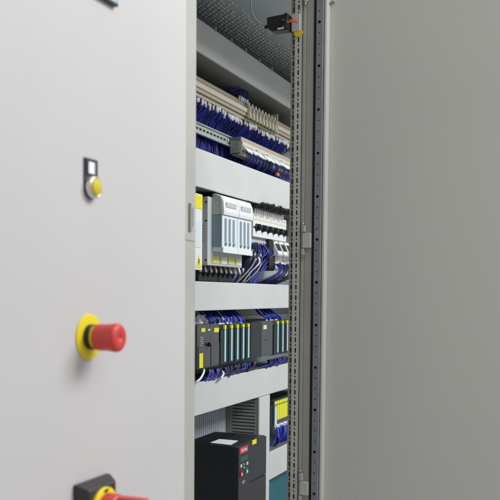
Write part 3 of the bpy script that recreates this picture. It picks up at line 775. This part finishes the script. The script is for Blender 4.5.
def bundle(px_t, px_b, pt, pbm, n, spread, grp, mts, r=.0030, Yt=1.06, Yb_=1.02, lab='blue wire slanting from the duct down to the dark modules', jit=.004, sleeve=None):
    for q in range(n):
        fr = (q+.5)/n-.5
        A = at(px_t, pt, Yt)+Vector((fr*spread*.8+J(jit), J(.008), 0)); B = at(px_b, pbm, Yb_)+Vector((fr*spread+J(jit), J(.005), J(.002)))
        m1 = A.lerp(B, .35)+Vector((-.006+J(.004), -.006, J(.003))); m2 = A.lerp(B, .72)+Vector((0, -.008+J(.004), .004))
        wire([B, m2, m1, A], r, random.choice(mts), lab, grp, sleeve=sleeve, sl_r=1.35)
g = 'blue wires above the dark modules'
BL = ['vivid', 'blueb', 'vivid', 'blueb', 'blue', 'navy']
bundle(205, 218, 309, 325.5, 9, .10, g, BL, sleeve=.006)
bundle(214, 222, 309, 325, 7, .07, g, BL, sleeve=.006)
bundle(228.5, 239, 308.5, 324.8, 10, .10, g, BL, sleeve=.006)
bundle(222, 231, 309, 325, 6, .05, g, BL, sleeve=.006)
bundle(258.5, 272, 308, 322, 11, .12, g, BL, sleeve=.008)
bundle(264, 278, 308, 322, 9, .10, g, BL, sleeve=.008)
# bunches of white sleeves / connectors above the controllers
def crumple(px0, py0, px1, py1, Y, label):
    a = at(px0, py0, Y); c_ = at(px1, py1, Y)
    b = MB(); bb = bmesh.new(); rnd = random.Random(int(px0)); nx, nz = 14, 7; V = []
    for i in range(nx+1):
        row = []
        for j in range(nz+1):
            x_ = a.x+(c_.x-a.x)*i/nx; z_ = c_.z+(a.z-c_.z)*j/nz
            row.append(bb.verts.new((x_+rnd.uniform(-.002, .002), Y+rnd.uniform(-.0035, .0035)+.008*math.sin(i*.9+j*.7), z_+rnd.uniform(-.0015, .0015)-.006*(i/nx)*(j/nz))))
        V.append(row)
    for i in range(nx):
        for j in range(nz): bb.faces.new((V[i][j], V[i+1][j], V[i+1][j+1], V[i][j+1]))
    ret = bmesh.ops.extrude_face_region(bb, geom=bb.faces[:])
    for v in ret['geom']:
        if isinstance(v, bmesh.types.BMVert): v.co.y += .002
    bmesh.ops.recalc_face_normals(bb, faces=bb.faces); [setattr(f, 'smooth', True) for f in bb.faces]; b.merge(bb, 'film')
    tag(b.build('plastic_wrap'), label, 'plastic wrap')
crumple(196, 314, 208, 324.5, 1.045, 'crumpled white wrapping behind the top of the leftmost grey controller')
crumple(220, 316, 229.5, 322.5, 1.03, 'crumpled white wrapping among the blue wires above the cyan striped modules')
g = 'dark blue wires under the dark modules'
DK = ['blue', 'navy', 'navy', 'blue']
def under(px_s, px_e, pys, pye, n, spread, zdrop=.0):
    for q in range(n):
        fr = (q+.5)/n-.5
        A = at(px_s, pys, 1.01)+Vector((fr*spread, J(.006), J(.002))); B = at(px_e, pye, 1.03)+Vector((fr*spread*.7+J(.01), J(.006), J(.003)))
        m = A.lerp(B, .5)+Vector((J(.008), -.016+J(.004), -.006+J(.004)))
        wire([A, A+Vector((-.003, -.004, -.010)), m, B, Vector((B.x-.03, 1.06, z31-.01))], .0040, random.choice(DK), 'dark blue wire bending from under the dark modules into the duct', g, n=5)
under(224, 205, 367, 380, 12, .14)
under(212, 196.5, 369, 383, 8, .08)
under(232, 216, 366, 379, 12, .12)
under(240, 224, 364, 376, 10, .12)
under(248, 236, 362, 373, 8, .10)
under(276, 258, 358.5, 369, 14, .16)
under(283, 268, 357, 366, 10, .12)
wire([at(204, 369.5, 1.0), at(203.5, 373, .99), at(200, 379, .985), at(195.5, 382.5, .992), at(193, 383, 1.03)], .0032, 'paper', 'thick pale cable bending out under the leftmost grey controller', None, n=6, cat='cable')
wire([at(222.5, 371.5, .992), at(223.5, 374, .985), at(221, 378, .984), at(219, 380, 1.0)], .003, 'paper', 'short pale cable among the dark wires under the cyan striped modules', None, n=6, cat='cable')

# ------------------------------------------------------------------ drive
Yv = .935
pf = at(237.6, 446.8, Yv); pr_ = at(266.3, 434, Yv)
zv1 = pf.z; xv0_, xv1_ = pf.x, pr_.x
dr = thing('frequency_drive', 'large black drive with a keypad and red badge, at the bottom of the open cabinet', 'drive', ((xv0_+xv1_)/2, YP, ZB+.1))
zlow = ZB+.12
def f(b):
    b.box(xv0_, xv1_, Yv+.004, YP-.006, zlow, zv1-.001, 'drive', bev=.003, seg=3)
body = one('housing', f, dr)
xl = at(249.3, 450, Yv).x
zs = at(249.5, 482.5, Yv).z
bx('keypad_panel', dr, xv0_+.001, xl-.001, Yv-.003, Yv+.0038, zlow+.02, zv1-.003, 'drivefront', bev=.0015)
bx('upper_cover', dr, xl, xv1_-.001, Yv-.001, Yv+.0038, zs+.001, zv1-.003, 'drivefront', bev=.0012)
bx('lower_cover', dr, xl, xv1_-.001, Yv-.001, Yv+.0038, zlow+.02, zs-.001, 'drivefront', bev=.0012)
Yk_ = Yv-.003
def r2(px0, py0, px1, py1):
    a, b2 = at(px0, py0, Yk_), at(px1, py0, Yk_); c2 = at(px0, py1, Yk_); return a.x, b2.x, c2.z, a.z
a, b2, z0, z1_ = r2(239.6, 448, 247.6, 454.6)
bd = bx('badge', dr, a, b2, Yk_-.0012, Yk_-.0001, z0, z1_, 'redlabel', bev=.0003)
text_mesh('badge_lettering', 'Danfoss', (b2-a)*.235, 'white', bd, ((a+b2)/2, Yk_-.0018, (z0+z1_)/2), bold=.0001, shear=.25)
a, b2, z0, z1_ = r2(240, 457.5, 247.8, 462.5); bx('display', dr, a, b2, Yk_-.0008, Yk_-.0001, z0, z1_, 'green')
def button(px, py, w_, h_, mt, name='key'):
    p = at(px, py, Yk_); return bx(name, dr, p.x-w_/2, p.x+w_/2, Yk_-.003, Yk_-.0001, p.z-h_/2, p.z+h_/2, mt, bev=.0008)
button(240.6, 466, .013, .009, 'greyplast'); button(243.4, 464.2, .007, .005, 'greyplast'); button(243.4, 467.6, .007, .005, 'greyplast'); button(246.6, 463.3, .013, .009, 'greyplast')
kb = button(241.0, 474.2, .016, .012, 'redlabel'); button(246.3, 471.3, .016, .012, 'greenbtn')
button(240.8, 470.3, .010, .0018, 'redlabel', 'key_mark'); button(246.0, 468.0, .010, .0018, 'greenbtn', 'key_mark')
for px, py in ((241.0, 474.2), (246.3, 471.3)):
    p = at(px, py, Yk_); bx('key_symbol', dr, p.x-.003, p.x+.003, Yk_-.0036, Yk_-.0031, p.z-.003, p.z+.003, 'paper')
p = at(243.2, 482.3, Yk_); text_mesh('type_lettering', 'VLT', .0115, 'white', dr, (p.x, Yk_-.0006, p.z), bold=0, shear=.3)
a = at(252.2, 440.8, Yv-.001); b2 = at(256.3, 443.9, Yv-.001); bx('yellow_label', dr, a.x, b2.x, Yv-.0016, Yv-.0011, b2.z+.002, a.z+.001, 'yellow')
def attop(px, py, z):
    d_ = ray(px, py); t_ = (z-ZC)/d_.z; return d_*t_+Vector((0, 0, ZC))
q = [attop(210, 443, zv1), attop(219.5, 439.3, zv1), attop(238.2, 441, zv1), attop(230.5, 445.2, zv1)]
xs_, ys_ = [v.x for v in q], [v.y for v in q]
b = MB(); bb = bmesh.new(); lo = [bb.verts.new((v.x, v.y, zv1+.0002)) for v in q]; hi = [bb.verts.new((v.x, v.y, zv1+.0010)) for v in q]
bb.faces.new(lo); bb.faces.new(hi[::-1])
for i in range(4): bb.faces.new((lo[i], hi[i], hi[(i+1) % 4], lo[(i+1) % 4]))
bmesh.ops.recalc_face_normals(bb, faces=bb.faces); b.merge(bb, 'paper')
tag(b.build('paper_sheet'), 'small white sheet of paper lying on top of the black drive', 'paper')
def f(b):
    x_ = xv0_+.012
    while x_ < xv1_-.02:
        b.box(x_, x_+.004, Yv+.09, YP-.02, zv1-.0008, zv1+.0008, 'hole'); x_ += .009
one('top_vent', f, body)

def f(b):
    x_ = at(185, 420, YP).x
    b.box(x_, xv0-.03, YP-.012, YP-.009, ZB+.1, z30-.03, 'ribs')
    while x_ < xv0-.035:
        b.box(x_, x_+.006, YP-.0138, YP-.0121, ZB+.1, z30-.031, 'ribs', bev=.0006); x_ += .0145+random.uniform(-.001, .001)
tag(one('ribbed_panel', f), 'bluish metal panel with upright ribs behind the black drive', 'panel')

# ------------------------------------------------------------------ small controller at lower right
Ys = 1.03
X0, X1 = at(274.2, 410, Ys).x, at(289, 410, Ys).x
zt_ = at(274.2, 401.5, Ys).z; zb_ = at(274.2, 426.5, Ys).z
sc = thing('terminal_controller', 'small controller with a row of bright yellow labels, at lower right by the slotted post', 'controller module', (X0, YP, zb_))
bx('housing', sc, X0-.001, X1+.15, Ys, YP-.004, zb_, zt_+.002, 'plc', bev=.0015)
bx('teal_end', sc, X0-.024, X0-.0015, Ys+.004, YP-.004, zb_-.03, zt_-.01, 'plcteal', bev=.0015)
for k in range(9):
    a = X0+.002+k*.0245
    bx('yellow_label', sc, a, a+.021, Ys-.003, Ys-.0002, zb_+.020 if k else zt_-.02, zt_-.016, 'lime' if k else 'yellow', bev=.0005)
    bx('top_label', sc, a, a+.021, Ys-.002, Ys-.0002, zt_-.0125, zt_-.001, 'lime', bev=.0005)
bx('pale_label', sc, X0+.002, X0+.021, Ys-.003, Ys-.0002, zb_+.004, zt_-.021, 'paleblue', bev=.0005)
for q_ in range(34):
    xx = X0+.004+q_*.0075
    wire([(xx, Ys+.004, zb_+.004), (xx+J(.006), Ys-.008+J(.006), zb_-.014+J(.005)), (xx+J(.018), Ys-.006+J(.014), zb_-.05), (xx+J(.022), Ys+.012, zq1-.008)], .0024, random.choice(['vivid', 'blueb', 'blueb', 'blue']),
         'bright blue wire under the small yellow labelled controller', 'blue wires below the small controller', sleeve=.017 if q_ % 2 else .012, sl_r=1.3)

tag(STUFF.build('wiring_mass'), 'dense blue wires packed behind the two terminal strips', 'wiring', None, 'stuff')

# ------------------------------------------------------------------ light
def area(name, loc, target, sx_, sy_, power, col=(1, 1, 1)):
    l = bpy.data.lights.new(name, 'AREA'); l.shape = 'RECTANGLE'; l.size = sx_; l.size_y = sy_; l.energy = power; l.color = col
    o = bpy.data.objects.new(name, l); COL.objects.link(o); o.location = loc
    o.rotation_euler = (Vector(target)-Vector(loc)).to_track_quat('-Z', 'Y').to_euler(); return o
area('ceiling_lamp', (2.5, -1.8, 3.7), (2.3, 1.0, 1.5), 2.4, 1.1, 128, (.96, 1, 1))
area('ceiling_lamp', (.6, -1.7, 3.9), (.8, .6, 1.5), 2.6, 1.2, 24, (1, .99, .97))
W_ = bpy.data.worlds.new('World'); S.world = W_; W_.use_nodes = True
bg = W_.node_tree.nodes['Background']; bg.inputs[0].default_value = (1, .985, .96, 1); bg.inputs[1].default_value = .40
S.view_settings.view_transform = 'Standard'; S.view_settings.look = 'None'; S.view_settings.exposure = 0; S.view_settings.gamma = 1
S.render.engine = 'CYCLES'
